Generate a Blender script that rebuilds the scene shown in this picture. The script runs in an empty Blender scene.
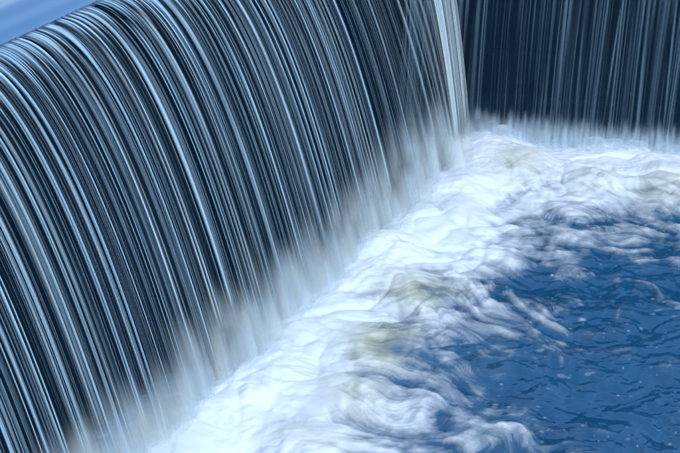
import bpy, math
import numpy as np
rng = np.random.default_rng(7)
sc = bpy.context.scene
col = sc.collection
R = math.radians

# ------------------------------------------------------------------ camera
F_PX, PITCH, CAM_H = 1341.0, R(26.9), 4.37          # focal length in pixels of a 680 wide frame
cam = bpy.data.cameras.new('camera')
cam.sensor_width = 36.0
cam.lens = F_PX / 680.0 * 36.0
cam.clip_start, cam.clip_end = 0.05, 2000
cam_o = bpy.data.objects.new('camera', cam)
cam_o.location = (0, 0, CAM_H)
cam_o.rotation_euler = (math.pi / 2 - PITCH, 0, 0)
col.objects.link(cam_o)
sc.camera = cam_o

# ------------------------------------------------------------------ light
SUN_EL, SUN_AZ = R(56), R(142)                        # azimuth clockwise from +Y
w = bpy.data.worlds.new('World')
sc.world = w
w.use_nodes = True
nt = w.node_tree
bg = nt.nodes['Background']
sky = nt.nodes.new('ShaderNodeTexSky')
sky.sky_type = 'NISHITA'
sky.sun_disc = False
sky.sun_elevation = SUN_EL
sky.sun_rotation = SUN_AZ
sky.air_density = 1.0
sky.dust_density = 0.05
sky.ozone_density = 1.0
nt.links.new(sky.outputs[0], bg.inputs[0])
bg.inputs[1].default_value = 0.15
sun = bpy.data.lights.new('sun', 'SUN')
sun.energy = 0.95
sun.angle = R(80)
sun.color = (1.0, 0.98, 0.95)
sun_o = bpy.data.objects.new('sun', sun)
sun_o.rotation_euler = (math.pi / 2 - SUN_EL, 0, -SUN_AZ + math.pi)
# lamp shines along its local -Z: rotate so that -Z points away from the sun
from mathutils import Vector
sd = Vector((math.sin(SUN_AZ) * math.cos(SUN_EL), math.cos(SUN_AZ) * math.cos(SUN_EL), math.sin(SUN_EL)))
sun_o.rotation_euler = sd.to_track_quat('Z', 'Y').to_euler()
sun_o.location = sd * 30
col.objects.link(sun_o)

vs = sc.view_settings
vs.view_transform = 'Standard'
vs.look = 'None'
vs.exposure = 0.95
vs.gamma = 1.0
vs.use_curve_mapping = False
sc.render.engine = 'CYCLES'
sc.cycles.use_denoising = True
sc.cycles.transparent_max_bounces = 32
sc.cycles.max_bounces = 5
sc.cycles.use_adaptive_sampling = True
sc.cycles.adaptive_threshold = 0.03
sc.cycles.sample_clamp_indirect = 4.0

# ------------------------------------------------------------------ layout
A = np.array([0.447, 0.8944])                        # along the near weir, away from the camera
N = np.array([0.8944, -0.447])                       # out of the near weir, the way its water is thrown
LIP_N, BASE_N, LIP_Z = -4.607, -3.6, 2.0
V0, W0, G = 1.56, 0.14, 9.81
S_END = 10.5                                        # where the near weir meets the far one
FB = np.array([1.22, 10.20])                         # foot of the far fall
FA = np.array([0.9753, -0.2209])                     # along the far weir, to the right
FN = np.array([-0.2209, -0.9753])                    # out of the far weir, toward the camera
F_LIP = -0.48                                        # far lip stands this far behind the foot
t_full = (-W0 + math.sqrt(W0 * W0 + 2 * G * LIP_Z)) / G

def smooth(a, b, x):
    t = np.clip((x - a) / (b - a), 0, 1)
    return t * t * (3 - 2 * t)

# ------------------------------------------------------------------ noise
_P = rng.permutation(4096)
_GA = rng.random(4096) * 2 * np.pi
_GX, _GY = np.cos(_GA), np.sin(_GA)
_VAL = rng.random(4096)
def perlin(x, y):
    xi = np.floor(x).astype(np.int64); yi = np.floor(y).astype(np.int64)
    xf = x - xi; yf = y - yi
    u = xf**3 * (xf * (xf * 6 - 15) + 10); v = yf**3 * (yf * (yf * 6 - 15) + 10)
    def g(i, j):
        h = _P[(_P[(xi + i) & 4095] + yi + j) & 4095]
        return _GX[h] * (xf - i) + _GY[h] * (yf - j)
    a = g(0, 0); b = g(1, 0); c = g(0, 1); d = g(1, 1)
    return ((a + u * (b - a)) + v * ((c + u * (d - c)) - (a + u * (b - a)))) * 1.5
def fbm(x, y, o=4, gain=0.5, lac=2.03):
    r = 0.0; am = 1.0
    for k in range(o):
        r = r + am * perlin(x + 17.3 * k, y - 9.1 * k)
        x = x * lac; y = y * lac; am *= gain
    return r

# ------------------------------------------------------------------ mesh helpers
def grid_mesh(name, P, attrs, keep=None, closed=False):
    """P: (rows, cols, 3) grid of points; attrs: dict of (rows, cols) floats; keep: mask of the faces to build"""
    r, c = P.shape[:2]
    idx = np.arange(r * c).reshape(r, c)
    q = np.stack([idx[:-1, :-1], idx[:-1, 1:], idx[1:, 1:], idx[1:, :-1]], -1).reshape(-1, 4)
    if keep is not None:
        q = q[keep.reshape(-1)]
    return quads_mesh(name, P.reshape(-1, 3), q, {k: v.reshape(-1) for k, v in attrs.items()})
def quads_mesh(name, V, q, attrs):
    used = np.unique(q)
    if len(used) < len(V):
        mp = np.zeros(len(V), np.int64); mp[used] = np.arange(len(used))
        V = V[used]; q = mp[q]; attrs = {k: v[used] for k, v in attrs.items()}
    me = bpy.data.meshes.new(name)
    me.vertices.add(len(V)); me.vertices.foreach_set('co', np.ascontiguousarray(V, np.float32).ravel())
    me.loops.add(q.size); me.loops.foreach_set('vertex_index', np.ascontiguousarray(q, np.int32).ravel())
    me.polygons.add(len(q))
    me.polygons.foreach_set('loop_start', np.arange(0, q.size, 4, dtype=np.int32))
    me.update(calc_edges=True)
    me.polygons.foreach_set('use_smooth', np.ones(len(q), bool))
    for k, v in attrs.items():
        at = me.attributes.new(k, 'FLOAT', 'POINT')
        at.data.foreach_set('value', np.ascontiguousarray(v, np.float32))
    me.update()
    return me
def obj(name, me, m, parent=None, label=None, cat=None, kind=None, group=None):
    o = bpy.data.objects.new(name, me)
    col.objects.link(o)
    if me is not None and m is not None:
        me.materials.append(m)
    if parent is not None:
        o.parent = parent
    for k, v in (('label', label), ('category', cat), ('kind', kind), ('group', group)):
        if v: o[k] = v
    return o

# ------------------------------------------------------------------ materials
def mat(name):
    m = bpy.data.materials.new(name); m.use_nodes = True
    return m, m.node_tree, m.node_tree.nodes['Principled BSDF']
def attr(nt, name):
    n = nt.nodes.new('ShaderNodeAttribute'); n.attribute_name = name
    return n.outputs['Fac']
def mixc(nt, fac, a, b):
    n = nt.nodes.new('ShaderNodeMix'); n.data_type = 'RGBA'
    nt.links.new(fac, n.inputs[0])
    for sock, v in ((n.inputs[6], a), (n.inputs[7], b)):
        if isinstance(v, tuple): sock.default_value = (*v, 1)
        else: nt.links.new(v, sock)
    return n.outputs[2]
def mixf(nt, fac, a, b):
    n = nt.nodes.new('ShaderNodeMix'); n.data_type = 'FLOAT'
    nt.links.new(fac, n.inputs[0]); n.inputs[2].default_value = a; n.inputs[3].default_value = b
    return n.outputs[0]
def noise(nt, scale, detail=4, rough=0.55, vec=None, out='Fac'):
    n = nt.nodes.new('ShaderNodeTexNoise')
    n.inputs['Scale'].default_value = scale; n.inputs['Detail'].default_value = detail; n.inputs['Roughness'].default_value = rough
    if vec is not None: nt.links.new(vec, n.inputs['Vector'])
    return n.outputs[out]

# falling water: clear where it leaves the crest, aerated and pale on the way down
M_FALL, nt, b = mat('falling_water')
c = mixc(nt, attr(nt, 'tint'), (0.46, 0.70, 0.82), (0.66, 0.73, 0.70))
c = mixc(nt, attr(nt, 'aer'), (0.002, 0.026, 0.060), c)
nt.links.new(c, b.inputs['Base Color'])
nt.links.new(mixf(nt, attr(nt, 'aer'), 0.10, 0.32), b.inputs['Roughness'])
b.inputs['Specular IOR Level'].default_value = 0.35
b.inputs['IOR'].default_value = 1.333
nt.links.new(attr(nt, 'alpha'), b.inputs['Alpha'])

M_FOAM, nt, b = mat('foam')
c = mixc(nt, attr(nt, 'tint'), (0.84, 0.89, 0.90), (0.60, 0.60, 0.44))
nt.links.new(c, b.inputs['Base Color'])
b.inputs['Roughness'].default_value = 0.55
b.inputs['IOR'].default_value = 1.333
nt.links.new(attr(nt, 'alpha'), b.inputs['Alpha'])

M_SPRAY, nt, b = mat('spray')
c = mixc(nt, attr(nt, 'tint'), (0.62, 0.76, 0.83), (0.70, 0.72, 0.63))
nt.links.new(c, b.inputs['Base Color'])
b.inputs['Roughness'].default_value = 1.0
b.inputs['Specular IOR Level'].default_value = 0.0
nt.links.new(attr(nt, 'alpha'), b.inputs['Alpha'])

M_POOL, nt, b = mat('pool_water')
tc = nt.nodes.new('ShaderNodeTexCoord')
n1 = noise(nt, 1.3, 3, vec=tc.outputs['Object'])
c = mixc(nt, n1, (0.004, 0.060, 0.126), (0.007, 0.094, 0.190))
c = mixc(nt, attr(nt, 'milk'), c, (0.10, 0.17, 0.22))
nt.links.new(c, b.inputs['Base Color'])
b.inputs['Roughness'].default_value = 0.13
b.inputs['IOR'].default_value = 1.75

M_RIVER, nt, b = mat('river_water')
b.inputs['Base Color'].default_value = (0.05, 0.16, 0.31, 1)
b.inputs['Roughness'].default_value = 0.3
b.inputs['IOR'].default_value = 2.0
tc = nt.nodes.new('ShaderNodeTexCoord')
mp = nt.nodes.new('ShaderNodeMapping'); mp.vector_type = 'TEXTURE'; mp.inputs['Rotation'].default_value = (0, 0, R(63.4)); mp.inputs['Scale'].default_value = (3.0, 0.35, 1)
nt.links.new(tc.outputs['Object'], mp.inputs['Vector'])
bp = nt.nodes.new('ShaderNodeBump'); bp.inputs['Strength'].default_value = 0.6; bp.inputs['Distance'].default_value = 0.05
nt.links.new(noise(nt, 1.2, 1, vec=mp.outputs[0]), bp.inputs['Height'])
nt.links.new(bp.outputs[0], b.inputs['Normal'])

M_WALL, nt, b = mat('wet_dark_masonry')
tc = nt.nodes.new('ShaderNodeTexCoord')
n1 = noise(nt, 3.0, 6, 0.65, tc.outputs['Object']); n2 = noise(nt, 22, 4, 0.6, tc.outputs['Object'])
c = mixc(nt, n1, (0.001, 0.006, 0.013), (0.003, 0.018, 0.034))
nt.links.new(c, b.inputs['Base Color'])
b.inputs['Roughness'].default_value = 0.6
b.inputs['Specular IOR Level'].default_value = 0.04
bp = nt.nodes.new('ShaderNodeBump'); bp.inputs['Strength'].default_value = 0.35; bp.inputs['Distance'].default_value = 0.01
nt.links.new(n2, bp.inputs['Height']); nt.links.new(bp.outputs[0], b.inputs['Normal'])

M_BED, nt, b = mat('river_bed')
tc = nt.nodes.new('ShaderNodeTexCoord')
c = mixc(nt, noise(nt, 0.6, 6, 0.6, tc.outputs['Object']), (0.03, 0.035, 0.03), (0.10, 0.095, 0.07))
nt.links.new(c, b.inputs['Base Color']); b.inputs['Roughness'].default_value = 0.9

# ------------------------------------------------------------------ setting: bed, weirs, river above
def prism(name, poly, z0, z1, m, **kw):
    n = len(poly)
    V = [(x, y, z0) for x, y in poly] + [(x, y, z1) for x, y in poly]
    F = [tuple(range(n))[::-1], tuple(range(n, 2 * n))] + [(i, (i + 1) % n, n + (i + 1) % n, n + i) for i in range(n)]
    me = bpy.data.meshes.new(name); me.from_pydata(V, [], F); me.update()
    return obj(name, me, m, **kw)
me = bpy.data.meshes.new('river_bed')
me.from_pydata([(-600, -600, -1.3), (600, -600, -1.3), (600, 600, -1.3), (-600, 600, -1.3)], [], [(0, 1, 2, 3)])
obj('river_bed', me, M_BED, kind='structure', label='dark river bed below the water')

def pt(s, n):    return A * s + N * n
def fpt(q, m):   return FB + FA * q + FN * m

def solve_corner(n, m):
    # s with near-weir offset n that lies on the far-weir offset m
    # (A s + N n - FB) . FN = m
    return (m - (N * n - FB) @ FN) / (A @ FN)
WN = LIP_N - 0.10                                    # face of the near wall
WM = F_LIP - 0.10                                    # face of the far wall
cs = solve_corner(WN, WM)
weir_l = obj('weir_wall', None, None, label='dark wet weir wall hidden behind the dense near curtain of water', cat='weir')
s0 = -14.0
def extrude(name, prof, place, a0, a1, m, parent):
    """a weir section (offset, height) swept from a0 to a1 (start and end may differ per profile point)"""
    k = len(prof)
    V = []
    for end in (a0, a1):
        for o_, z_ in prof:
            p = place(end(o_) if callable(end) else end, o_); V.append((p[0], p[1], z_))
    F = [tuple(range(k)), tuple(range(k, 2 * k))[::-1]] + [(i, i + k, (i + 1) % k + k, (i + 1) % k) for i in range(k)]
    me = bpy.data.meshes.new(name); me.from_pydata(V, [], F); me.update()
    return obj(name, me, m, parent=parent)
near_prof = [(WN - .5, -1.3), (WN - .5, LIP_Z - .16), (WN, LIP_Z - .16), (WN + .03, 1.2), (WN + .13, .7), (WN + .32, .32), (WN + .58, .10), (WN + .92, -.02), (WN + 1.3, -.25), (WN + 1.3, -1.3)]
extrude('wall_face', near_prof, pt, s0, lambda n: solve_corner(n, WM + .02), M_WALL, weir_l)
prism('crest_cap', [pt(s0, WN + 0.05), pt(cs - 0.02, WN + 0.05), pt(cs - .02, WN - 0.45), pt(s0, WN - 0.45)], LIP_Z - 0.156, LIP_Z - 0.03, M_WALL, parent=weir_l)
weir_r = obj('weir_wall', None, None, label='dark wet weir wall seen through the thin far curtain of water', cat='weir')
q0 = float((pt(cs, WN) - FB) @ FA)
far_prof = [(WM - .5, -1.3), (WM - .5, LIP_Z - .16), (WM, LIP_Z - .16), (WM + .02, 1.0), (WM + .06, .6), (WM + .15, .25), (WM + .32, .06), (WM + .5, -.03), (WM + .9, -.25), (WM + .9, -1.3)]
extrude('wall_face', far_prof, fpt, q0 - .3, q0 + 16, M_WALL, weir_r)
prism('crest_cap', [fpt(q0 + .05, WM + 0.05), fpt(q0 - .2, WM - 0.45), fpt(q0 + 16, WM - 0.45), fpt(q0 + 16, WM + 0.05)], LIP_Z - 0.155, LIP_Z - 0.031, M_WALL, parent=weir_r)

# river above the weirs: one flat sheet up to half a metre from each lip; the curtains carry on from there
UN, UM = LIP_N - 0.5, F_LIP - 0.5
UZ = LIP_Z + 0.5 * 0.09 - 0.09 * 0.25 / 1.0          # joins the drawn-down surface
cu = solve_corner(UN, UM)
corner = pt(cu, UN)
poly = [pt(-16, UN), corner, corner + FA * 18, corner + FA * 18 - FN * 90, pt(-16, UN) - N * 90 - FN * 0]
me = bpy.data.meshes.new('river_water')
me.from_pydata([(p[0], p[1], UZ) for p in poly], [], [tuple(range(len(poly)))[::-1]])
me.update()
if me.polygons[0].normal.z < 0: me.flip_normals()
river = obj('river_water', me, M_RIVER, kind='structure', label='smooth blue river surface above the weir crest')

# ------------------------------------------------------------------ the near curtain
def contraction(s):                                  # the last strands are drawn in away from the corner
    return smooth(9.1, S_END, s)
def near_path(s, t, dn=0.0):
    """s along the lip, t seconds after the lip (negative: metres upstream of it); returns world points"""
    up = t < 0
    tt = np.where(up, 0, t)
    cw = contraction(s)
    v = V0 * (1 - 0.10 * cw)
    x = np.where(up, t, v * tt)
    z = np.where(up, LIP_Z - 0.09 * t - 0.09 * t * t, LIP_Z - W0 * tt - 0.5 * G * tt * tt)
    so = s - 0.64 * cw * (np.clip(tt, 0, 1) / t_full) ** 1.3
    n = LIP_N + x + dn
    return np.stack([A[0] * so + N[0] * n, A[1] * so + N[1] * n, z + 0 * n], -1)

fall_l = obj('waterfall', None, None, label='near curtain of dense blue water strands arching over the weir', cat='waterfall')

sc_, tc_ = np.meshgrid(np.linspace(-16, S_END + .3, 200), np.linspace(-0.5, -0.045, 14))
obj('crest_slope', grid_mesh('crest_slope', near_path(sc_, tc_), {}), M_RIVER, river)
def near_density(s, t):                              # how closed the curtain is
    d = 0.62 + 0.22 * (1 - smooth(0, .22, t)) - 0.46 * smooth(6.2, 8.6, s) - 0.22 * smooth(0.02, 0.30, t)
    d = d + 0.10 * perlin(s * 1.1 + 3.1, t * 0 + 5.5) + 0.10 * perlin(s * 4.0, t * 0 + 1.5)
    d = d + 0.7 * smooth(9.75, 9.98, s)
    return d

s = np.arange(3.4, S_END, 0.0022)
t = np.concatenate([[-0.05, -0.03, -0.015], np.linspace(0, t_full + 0.01, 56)])
SS, TT = np.meshgrid(s, t)
Tm = np.maximum(TT, 0)
# ribs: narrow, long, slowly wandering and splitting on the way down
wand = 0.010 * perlin(SS * 6, Tm * 1.6) 
Sx = SS + wand
r1 = perlin(Sx * 19, Tm * 0.6 + 3)
r2 = perlin(Sx * 46, Tm * 0.9 + 9)
r3 = perlin(Sx * 105, Tm * 1.3 + 19)
r0 = perlin(Sx * 12.0, Tm * 0.35 + 60)
rib = 0.14 * r0 + 0.46 * r1 + 0.44 * r2 + 0.24 * r3
on = smooth(-0.05, -0.005, TT)
dens = near_density(SS, Tm)
fill = smooth(-0.03, 0.30, rib + (dens - 0.62) * 1.4)
alpha = (1 - on) + on * fill * (0.95 - 0.25 * smooth(0.08, 0.35, Tm) + 0.3 * smooth(9.8, 10, SS))
alpha = np.clip(alpha, 0, 1)
aer = on * np.clip(0.20 + 0.28 * (1 - smooth(0, .20, Tm)) + 0.10 * r0 + 0.85 * r2 + 0.40 * r1 + 0.30 * r3 + 0.2 * smooth(0.25, 0.6, Tm) + 0.45 * smooth(9.75, 10.0, SS), 0.03, 1)
tint = np.clip(0.05 + 0.5 * perlin(Sx * 9, Tm * 0.5 + 40) + 0.5 * smooth(8.9, 10.0, SS) + .25 * smooth(.2, .6, Tm), 0, 1)
P = near_path(SS, TT, 0.0) 
off = on * (0.004 * r0 + 0.010 * r1 + 0.0045 * r2 + 0.0018 * r3)
P[..., 0] += N[0] * off; P[..., 1] += N[1] * off; P[..., 2] += off * 0.5 * (Tm < 0.15)
keep = (np.maximum.reduce([alpha[:-1, :-1], alpha[1:, :-1], alpha[:-1, 1:], alpha[1:, 1:]]) > 0.01)
obj('water_sheet', grid_mesh('water_sheet', P, dict(alpha=alpha, aer=aer, tint=tint), keep), M_FALL, fall_l)

def strand_grid(path, s0, t, width, dn, op, aer, tint, across=5, bulge=0.3, seed=0.0, drift=0.0, gap=0.5):
    """one lens-shaped strand: rows down the fall, columns across it; thin soft rims"""
    u = np.linspace(-1, 1, across)
    tm = np.maximum(t, 0)
    wdt = width * (1 - 0.35 * tm / t_full) * (1 + 0.35 * perlin(tm * 4 + seed, tm * 0 + seed * 1.7))
    wob = 0.008 * perlin(tm * 2.5 + seed * 3.3, tm * 0 + 7.7)
    S = (s0 + wob + drift * tm)[:, None] + 0.5 * wdt[:, None] * u[None]
    T2 = np.repeat(t[:, None], across, 1)
    B = dn + bulge * wdt[:, None] * (1 - u[None] ** 2) * smooth(-0.05, 0.02, T2)
    P = path(S, T2, B)
    prof = 1 - np.abs(u) ** 1.6
    a = op * (prof[None] * np.clip(0.85 - 0.5 * (gap - 0.5) + gap * perlin(tm * 6 + seed, tm * 0 + 3.3), 0, 1)[:, None]) 
    a = a * smooth(t[0], t[0] + (0.03 if t[0] < 0 else 0.09), T2)
    return P, np.clip(a, 0, 1), np.full_like(a, aer), np.full_like(a, tint)
def quads(r, c, base=0):
    i = (np.arange(r * c) + base).reshape(r, c)
    return np.stack([i[:-1, :-1], i[:-1, 1:], i[1:, 1:], i[1:, :-1]], -1).reshape(-1, 4)

NS = 230
ss = np.sort(3.7 + (S_END - 0.03 - 3.7) * (np.arange(NS) + rng.random(NS) * 0.95) / NS)
for k in range(NS):
    d = float(near_density(np.array(ss[k]), np.array(0.25)))
    sparse = smooth(8.0, 8.6, ss[k]) * (1 - smooth(9.4, 9.7, ss[k]))
    wd = float(rng.choice([0.010, 0.017, 0.026, 0.038], p=[.3, .35, .25, .1]) * (0.8 + 0.5 * rng.random()))
    open_ = float(0.5 + 0.5 * smooth(-0.28, 0.12, perlin(np.array(ss[k] * 12.0), np.array(60.1)))) * (1 - 0.5 * sparse)
    tstart = -0.05 if rng.random() < 0.7 else rng.uniform(0, 0.12)
    tt = np.linspace(tstart, t_full + 0.01, 30)
    P, a, ae, ti = strand_grid(near_path, ss[k], tt, wd, rng.uniform(0.0, 0.025), (rng.uniform(.75, 1) if k % 5 < 2 else rng.uniform(.1, .6)) * open_,
                               (rng.uniform(.85, 1.0) if k % 5 < 2 else rng.uniform(.35, .8)), float(np.clip(rng.normal(0.35, 0.25) + 0.5 * smooth(8.8, 9.8, ss[k]), 0, 1)), seed=k * 1.37)
    obj('water_strand', grid_mesh('water_strand', P, dict(alpha=a, aer=ae, tint=ti)), M_FALL, fall_l)
for k in range(7):                                   # the thick pale column where the curtain ends at the corner
    s0_ = S_END - 0.05 - 0.035 * k
    P, a, ae, ti = strand_grid(near_path, s0_, np.linspace(-0.03, t_full + 0.01, 30), rng.uniform(.03, .07), rng.uniform(0.02, 0.05), 0.92 - 0.06 * k - .15 * (k % 2), rng.uniform(.55, .8), rng.uniform(.8, 1), seed=500 + k * 3.1)
    obj('water_strand', grid_mesh('water_strand', P, dict(alpha=a, aer=ae, tint=ti)), M_FALL, fall_l)
# the fine threads between them
Vs, Qs, At = [], [], dict(alpha=[], aer=[], tint=[])
base = 0
for k in range(600):
    s0_ = rng.uniform(3.6, S_END - 0.02)
    tt = np.linspace(-0.02 if rng.random() < .5 else rng.uniform(0, .3), t_full, 20)
    P, a, ae, ti = strand_grid(near_path, s0_, tt, rng.uniform(0.003, 0.008), rng.uniform(-0.02, 0.035), rng.uniform(0.25, 0.95) * float(1 - .6 * smooth(7.6, 8.6, s0_) * (1 - smooth(9.5, 9.8, s0_))) * float(0.15 + 0.85 * smooth(-0.28, 0.12, perlin(np.array(s0_ * 12.0), np.array(60.1)))), rng.uniform(0.6, 1), rng.uniform(0, .6), across=3, seed=k * 0.77)
    Vs.append(P.reshape(-1, 3)); Qs.append(quads(20, 3, base)); base += 60
    for n_, v_ in (('alpha', a), ('aer', ae), ('tint', ti)): At[n_].append(v_.ravel())
obj('water_thread', quads_mesh('water_thread', np.concatenate(Vs), np.concatenate(Qs), {k: np.concatenate(v) for k, v in At.items()}), M_FALL, fall_l, kind='stuff')

# ------------------------------------------------------------------ the far curtain
VF = -F_LIP / t_full
def far_path(q, t, dn=0.0):
    up = t < 0
    tt = np.where(up, 0, t)
    m = F_LIP + np.where(up, t, VF * tt) + dn
    z = np.where(up, LIP_Z - 0.09 * t - 0.09 * t * t, LIP_Z - W0 * tt - 0.5 * G * tt * tt)
    return np.stack([FB[0] + FA[0] * q + FN[0] * m, FB[1] + FA[1] * q + FN[1] * m, z + 0 * m], -1)
sc_, tc_ = np.meshgrid(np.linspace(-1, 16, 120), np.linspace(-0.5, -0.045, 14))
obj('crest_slope', grid_mesh('crest_slope', far_path(sc_, tc_), {}), M_RIVER, river)
fall_r = obj('waterfall', None, None, label='far curtain of thin sparse strands over a dark wall', cat='waterfall')
q = np.arange(-0.75, 4.2, 0.003)
QQ, TT = np.meshgrid(q, t)
Tm = np.maximum(TT, 0)
Qx = QQ + 0.03 * perlin(QQ * 3, Tm * 2.5) + .03 * Tm
r1 = perlin(Qx * 22, Tm * 0.9 + 30); r2 = perlin(Qx * 75, Tm * 1.5 + 90); r3 = perlin(Qx * 160, Tm * 2 + 50)
rib = 0.5 * r1 + 0.4 * r2 + 0.25 * r3
on = smooth(-0.03, 0.05, TT)
side = smooth(0.3, 1.6, QQ)
dn_ = -0.10 + 0.20 * side * (1 - smooth(0.3, 0.55, Tm)) + 0.25 * perlin(QQ * 1.6 + 4, Tm * 0.8)
fill = smooth(-0.25, 0.85, rib + dn_)
alpha = np.clip((1 - on) + on * (0.01 + 0.36 * fill), 0, 1)
aer = on * np.clip(0.45 + 0.5 * r2, 0.1, 1)
tint = np.clip(0.1 + 0.3 * perlin(Qx * 5, Tm * .5), 0, 1)
P = far_path(QQ, TT, 0.0)
off = on * (0.008 * r1 + 0.004 * r2)
P[..., 0] += FN[0] * off; P[..., 1] += FN[1] * off
obj('water_sheet', grid_mesh('water_sheet', P, dict(alpha=alpha, aer=aer, tint=tint)), M_FALL, fall_r)
NF = 130
for k in range(NF):
    q_ = -0.6 + 4.6 * (k + rng.random()) / NF
    tt = np.linspace(-0.03 if rng.random() < .5 else rng.uniform(0, .3), t_full + .01, 26)
    if rng.random() < 0.35: tt = np.linspace(tt[0], rng.uniform(.4, .6), 26)
    P, a, ae, ti = strand_grid(far_path, q_, tt, rng.uniform(0.012, 0.045), rng.uniform(0, 0.03), rng.uniform(0.03, 0.28) * (0.55 + 0.7 * float(smooth(.2, 1.6, q_))), rng.uniform(.6, 1), rng.uniform(0, .3), seed=k * 2.31, drift=rng.normal(-.03, .06), gap=1.2)
    if tt[-1] < 0.6:
        a *= (1 - smooth(tt[-1] - 0.15, tt[-1], np.repeat(tt[:, None], 5, 1)))
    obj('water_strand', grid_mesh('water_strand', P, dict(alpha=a, aer=ae, tint=ti)), M_FALL, fall_r)

# ------------------------------------------------------------------ the pool: waves, foam carried along the flow
H = 0.0085
gx = np.arange(-2.3, 4.3, H); gy = np.arange(4.3, 11.2, H)
X, Y = np.meshgrid(gx, gy)
n_ = X * N[0] + Y * N[1] - BASE_N                     # metres out from the near fall's foot
s_ = X * A[0] + Y * A[1]
m_ = (X - FB[0]) * FN[0] + (Y - FB[1]) * FN[1]        # metres out from the far fall's foot
wx = X + 0.10 * perlin(X * 2.2, Y * 2.2) ; wy = Y + 0.10 * perlin(X * 2.2 + 31, Y * 2.2)

# boils: smooth domes where the plunged water comes back up (x, y, radius, height, tint)
boils = [(0.50, 7.62, .34, .10, 1), (0.22, 6.9, .36, .10, 1), (0.05, 6.45, .30, .07, .8), (-.15, 5.95, .34, .06, .6), (0.30, 8.3, .3, .08, .5),
         (1.42, 9.55, .34, .10, .9), (1.95, 9.30, .30, .09, .8), (2.45, 9.15, .33, .11, .8), (2.85, 9.0, .3, .10, .7), (.85, 8.75, .28, .07, .5), (3.4, 9.0, .4, .1, .6), (.95, 9.25, .25, .05, .3)]
boil = np.zeros_like(X); btint = np.zeros_like(X); bfx = np.zeros_like(X); bfy = np.zeros_like(X)
for (bx_, by_, br, bh, bt) in boils:
    dx, dy = (wx - bx_), (wy - by_)
    r2_ = (dx * dx + dy * dy) / (br * br)
    e = np.exp(-r2_ * 1.6)
    boil += bh * e; btint = np.maximum(btint, bt * e)
    bfx += dx / br * e * 0.8; bfy += dy / br * e * 0.8

# flow: away from both falls, swirling further out, spreading from the boils
def curl(sc_, seed):
    e = 0.02
    f = lambda a, b_: perlin(a * sc_ + seed, b_ * sc_ - seed)
    return (f(X, Y + e) - f(X, Y - e)) / (2 * e * sc_), -(f(X + e, Y) - f(X - e, Y)) / (2 * e * sc_)
c1x, c1y = curl(1.3, 3.7); c2x, c2y = curl(3.6, 11.3)
wn = np.exp(-np.clip(n_, 0, 9) / 0.9); wm = np.exp(-np.clip(m_, 0, 9) / 0.8)
far_ = 1 - np.maximum(wn, wm)
fx = N[0] * (wn + .12) + FN[0] * wm + 0.55 * far_ + (0.15 + 0.55 * far_) * c1x + (.10 + 0.25 * far_) * c2x + bfx
fy = N[1] * (wn + .12) + FN[1] * wm - 0.25 * far_ + (0.15 + 0.55 * far_) * c1y + (.10 + 0.25 * far_) * c2y + bfy
ln = np.sqrt(fx * fx + fy * fy) + 1e-6
fx /= ln; fy /= ln
def lic(img, steps, step=1.0):
    r, c = img.shape
    acc = img.copy(); wsum = 1.0
    J0, I0 = np.meshgrid(np.arange(c, dtype=np.float32), np.arange(r, dtype=np.float32))
    for sgn in (1, -1):
        j, i = J0.copy(), I0.copy()
        for k in range(steps):
            ji = np.clip(j + 0.5, 0, c - 1).astype(np.int32); ii = np.clip(i + 0.5, 0, r - 1).astype(np.int32)
            j += sgn * step * fx32[ii, ji]; i += sgn * step * fy32[ii, ji]
            ji = np.clip(j + 0.5, 0, c - 1).astype(np.int32); ii = np.clip(i + 0.5, 0, r - 1).astype(np.int32)
            wgt = 1 - k / steps
            acc = acc + wgt * img[ii, ji]; 
            wsum += wgt
    return acc / wsum
fx32 = fx.astype(np.float32); fy32 = fy.astype(np.float32)
def norm(a): return ((a - a.mean()) / a.std()).astype(np.float32)
nz_f = rng.random(X.shape).astype(np.float32)
nz_c = perlin(X * 8, Y * 8).astype(np.float32) + 0.8 * perlin(X * 18, Y * 18).astype(np.float32) + .3 * perlin(X * 40, Y * 40).astype(np.float32)
L_f = norm(lic(nz_f, 16))                             # fine silk
L_c = norm(lic(nz_c, 34, 1.3))                        # broad wisps

big = fbm(wx * 1.5, wy * 1.5, 3); mid = fbm(wx * 4.2 + 9, wy * 4.2, 3)
# foam cover
reach_n = 0.95 + 0.28 * perlin(s_ * 1.3 + 8, s_ * 0 + 2) + 0.45 * smooth(6.3, 5.0, s_)
reach_m = 1.05 + 0.25 * perlin(X * 1.2 + 5, X * 0 + 1)
core = np.maximum(1 - smooth(0.22, 1.05, n_ / reach_n * 0.8), 1 - smooth(0.40, 1.0, m_ / reach_m * 0.8))
fringe = np.maximum(1 - smooth(0.5, 2.2, n_ / reach_n * 0.85), 1 - smooth(0.5, 2.2, m_ / reach_m * 0.85))
cov = 1.25 * core + 0.95 * fringe - 0.58 + 0.34 * big + 0.46 * mid + 0.20 * fbm(wx * 11 + 3 * L_c * .05, wy * 11, 3) + 0.14 * L_c + 0.075 * L_f - 0.20 * btint * (1 - .5 * core)
foam = smooth(-0.25, 1.45, cov)
foam = np.maximum(foam, 0.9 * (1 - smooth(0.1, 0.45, np.minimum(n_, m_ - .1) + .12 * mid)))
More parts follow.
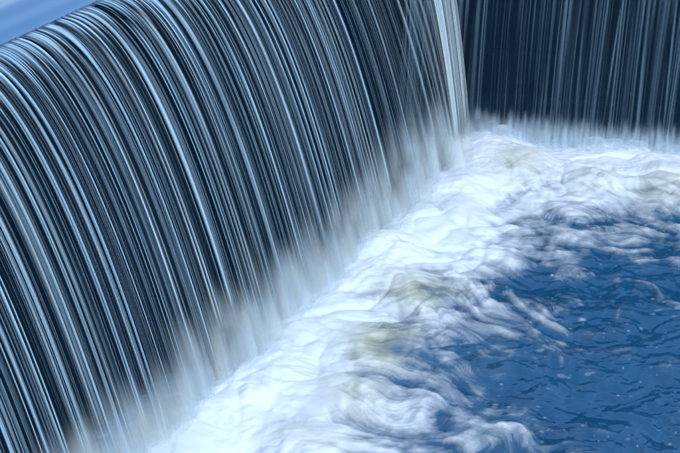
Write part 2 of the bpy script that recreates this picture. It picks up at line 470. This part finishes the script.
# flecks of froth adrift on the dark water
fl = np.zeros_like(X)
nfl = 1000
for k in range(nfl):
    x0 = rng.uniform(0.4, 4.2); y0 = rng.uniform(4.5, 9.2)
    if perlin(np.array(x0 * 1.7), np.array(y0 * 1.7)) + 0.25 < rng.random() * 0.5: continue
    rr = rng.choice([.005, .008, .014], p=[.68, .25, .07]) * rng.uniform(.8, 1.3); el = rng.uniform(1, 1.5); an = rng.uniform(0, 3.14)
    j0, i0 = int((x0 - gx[0]) / H), int((y0 - gy[0]) / H); hw = int(rr * el * 2 / H) + 2
    sl = (slice(max(i0 - hw, 0), i0 + hw), slice(max(j0 - hw, 0), j0 + hw))
    dx, dy = X[sl] - x0, Y[sl] - y0
    a_ = (dx * math.cos(an) + dy * math.sin(an)) / (rr * el); b_ = (-dx * math.sin(an) + dy * math.cos(an)) / rr
    fl[sl] = np.maximum(fl[sl], rng.uniform(.10, .5) * np.exp(-(a_ * a_ + b_ * b_)))
foam = np.clip(np.maximum(foam, fl * (foam < .5)), 0, 1)
# waves
calm = smooth(0.9, 2.4, np.minimum(n_ / 1.0, m_ / 1.0))
ridge = lambda a: (1 - np.minimum(np.abs(a) * 2.2, 1)) ** 3
vx = X + 0.30 * perlin(X * 1.1 + 50, Y * 1.1) + 0.10 * perlin(X * 3 + 9, Y * 3); vy = Y + 0.30 * perlin(X * 1.1, Y * 1.1 + 50) + .10 * perlin(X * 3, Y * 3 + 90)
cr = ridge(1.3 * perlin(vx * 2.4, vy * 3.4)) 
cr2 = ridge(perlin(wx * 6.0 + 40, wy * 8.0))
Z = 0.030 * big * (1.1 - .55 * calm) + 0.010 * mid * (1.2 - 0.2 * calm)
Z += 0.0055 * perlin(wx * 9, wy * 11) + 0.0030 * perlin(wx * 15 + 5, wy * 24) * (.5 + 1.1 * perlin(X * 2 + 3, Y * 2)) + 0.0022 * perlin(wx * 30, wy * 44) * (.7 + perlin(X * 3, Y * 3 + 7)) + (0.0022 * L_c + 0.0004 * L_f) * calm
Z += -0.026 * cr * (.35 + perlin(X * .9 + 70, Y * .9)) - 0.006 * cr2 * np.clip(.2 + 1.6 * perlin(X * 1.4 + 20, Y * 1.4), 0, 1)
Z += 0.0012 * L_c * (1 - .5 * calm) 
edge = np.minimum(np.minimum(n_, m_), 1)
Z += boil + 0.05 * np.exp(-(n_ - .25) ** 2 / .04) + 0.04 * np.exp(-(m_ - .3) ** 2 / .05)
Zf = Z + 0.004 + foam * np.maximum(0, 0.012 + 0.0009 * L_c + 0.0003 * L_f + 0.005 * fbm(wx * 5, wy * 5, 2) * (1 - calm))

# the detailed grid carries on as coarse cells far beyond the frame
def pad(a): return np.pad(a, ((3, 3), (3, 3)), 'edge')
ex = np.concatenate([[-40, -14, -5], gx, [6.5, 14, 40]]); ey = np.concatenate([[-40, -8, 2], gy, [11.9, 12.3, 12.6]])
XE, YE = np.meshgrid(ex, ey)
fade = np.zeros_like(XE); fade[3:-3, 3:-3] = 1; fade[2, :] = fade[-3, :] = fade[:, 2] = fade[:, -3] = .3
fade = np.where((fade < 1), fade, smooth(0, .3, np.minimum(np.minimum(XE - gx[0], gx[-1] - XE), np.minimum(YE - gy[0], gy[-1] - YE))) * .7 + .3)
ZE = pad(Z) * fade
milk = pad(np.clip(smooth(-0.5, 0.7, cov) * 0.8 + .5 * btint, 0, 1) * smooth(-.25, 0, n_) * smooth(-.25, 0, m_))
# nothing behind the wall faces
nE = XE * N[0] + YE * N[1]; mE = (XE - FB[0]) * FN[0] + (YE - FB[1]) * FN[1]
okv = (nE > WN - .2) & (mE > WM - .2)
kp = okv[:-1, :-1] & okv[1:, 1:] & okv[:-1, 1:] & okv[1:, :-1]
obj('pool_water', grid_mesh('pool_water', np.stack([XE, YE, ZE], -1), dict(milk=milk), kp), M_POOL, kind='structure', label='dark blue rippled pool below the weir')
fm = foam * smooth(0.02, 0.10, foam) * smooth(-.12, .10, n_)
kp = (np.maximum.reduce([fm[:-1, :-1], fm[1:, :-1], fm[:-1, 1:], fm[1:, 1:]]) > 0.015) & ((n_ > -.12) & (m_ > -.25))[:-1, :-1]
ft = np.clip(0.06 + btint * (1.0 - 0.35 * smooth(0.6, 1.0, foam)) + 0.12 * mid, 0, 1)
obj('foam', grid_mesh('foam', np.stack([X, Y, Zf], -1), dict(alpha=np.clip(fm * 1.02, 0, 1), tint=ft), kp), M_FOAM, kind='stuff',
    label='white silky foam churning along the foot of both falls', cat='foam')

# ------------------------------------------------------------------ spray thrown up at the foot of the falls
def spray(name, count, place, label):
    Vs, Qs, At = [], [], dict(alpha=[], tint=[])
    base = 0
    rr_, cc_ = 9, 7
    v = np.linspace(0, 1, rr_)[:, None]; u = np.linspace(-1, 1, cc_)[None]
    for k in range(count):
        p, along, out, lean, wd, ht, op, ti = place()
        yaw = rng.uniform(-.5, .5)
        ax = along * math.cos(yaw) + out * math.sin(yaw)
        bul = wd * 0.35 * (1 - u ** 2)
        px = p[0] + ax[0] * wd * .5 * u + out[0] * (bul - lean * v * ht)
        py = p[1] + ax[1] * wd * .5 * u + out[1] * (bul - lean * v * ht)
        pz = -0.03 + ht * v + 0 * u + 0.0 * bul
        a = op * (1 - u ** 2) ** 2 * (1 - smooth(0.15, 1, v)) * (1 + .0 * u)
        Vs.append(np.stack([px + 0 * pz, py + 0 * pz, pz], -1).reshape(-1, 3)); Qs.append(quads(rr_, cc_, base)); base += rr_ * cc_
        At['alpha'].append(np.broadcast_to(a, (rr_, cc_)).ravel()); At['tint'].append(np.full(rr_ * cc_, ti))
    obj(name, quads_mesh(name, np.concatenate(Vs), np.concatenate(Qs), {k: np.concatenate(x) for k, x in At.items()}), M_SPRAY, kind='stuff', label=label, cat='spray')
def place_near():
    s = 3.6 + 5.5 * rng.random()
    if rng.random() < 0.07:                          # low splash round the foot of the corner column
        return pt(rng.uniform(9.1, 9.85), BASE_N + rng.normal(.02, .06)), A, N, .1, rng.uniform(.05, .14), rng.uniform(.12, .30), rng.uniform(.2, .45), rng.uniform(.3, .9)
    far_end = float(smooth(7.2, 9.0, s))
    big_ = rng.random() < .55
    wd = rng.uniform(.12, .30) if big_ else rng.uniform(.015, .06)
    ht = rng.uniform(.2, .60) * (1 + .30 * far_end) if big_ else rng.uniform(.1, .45)
    op = rng.uniform(.12, .36) * (1 if big_ else 1.4) * (1 + .3 * far_end)
    return pt(s, BASE_N + rng.normal(0.0, .07)), A, N, rng.uniform(.15, .32), wd, ht, op, float(np.clip(rng.normal(.5, .3), 0, 1))
spray('splash_spray', 1050, place_near, 'soft pale spray rising at the foot of the near falls')
def place_far():
    q_ = rng.uniform(-.2, 4.3)
    wd = rng.uniform(.015, .09)
    return fpt(q_, rng.normal(-.04, .08)), FA, FN, rng.uniform(.0, .15), wd, rng.uniform(.17, .30), rng.uniform(.15, .42), float(rng.uniform(0, .4))
spray('splash_spray', 1500, place_far, 'low band of pale spray at the foot of the far falls')
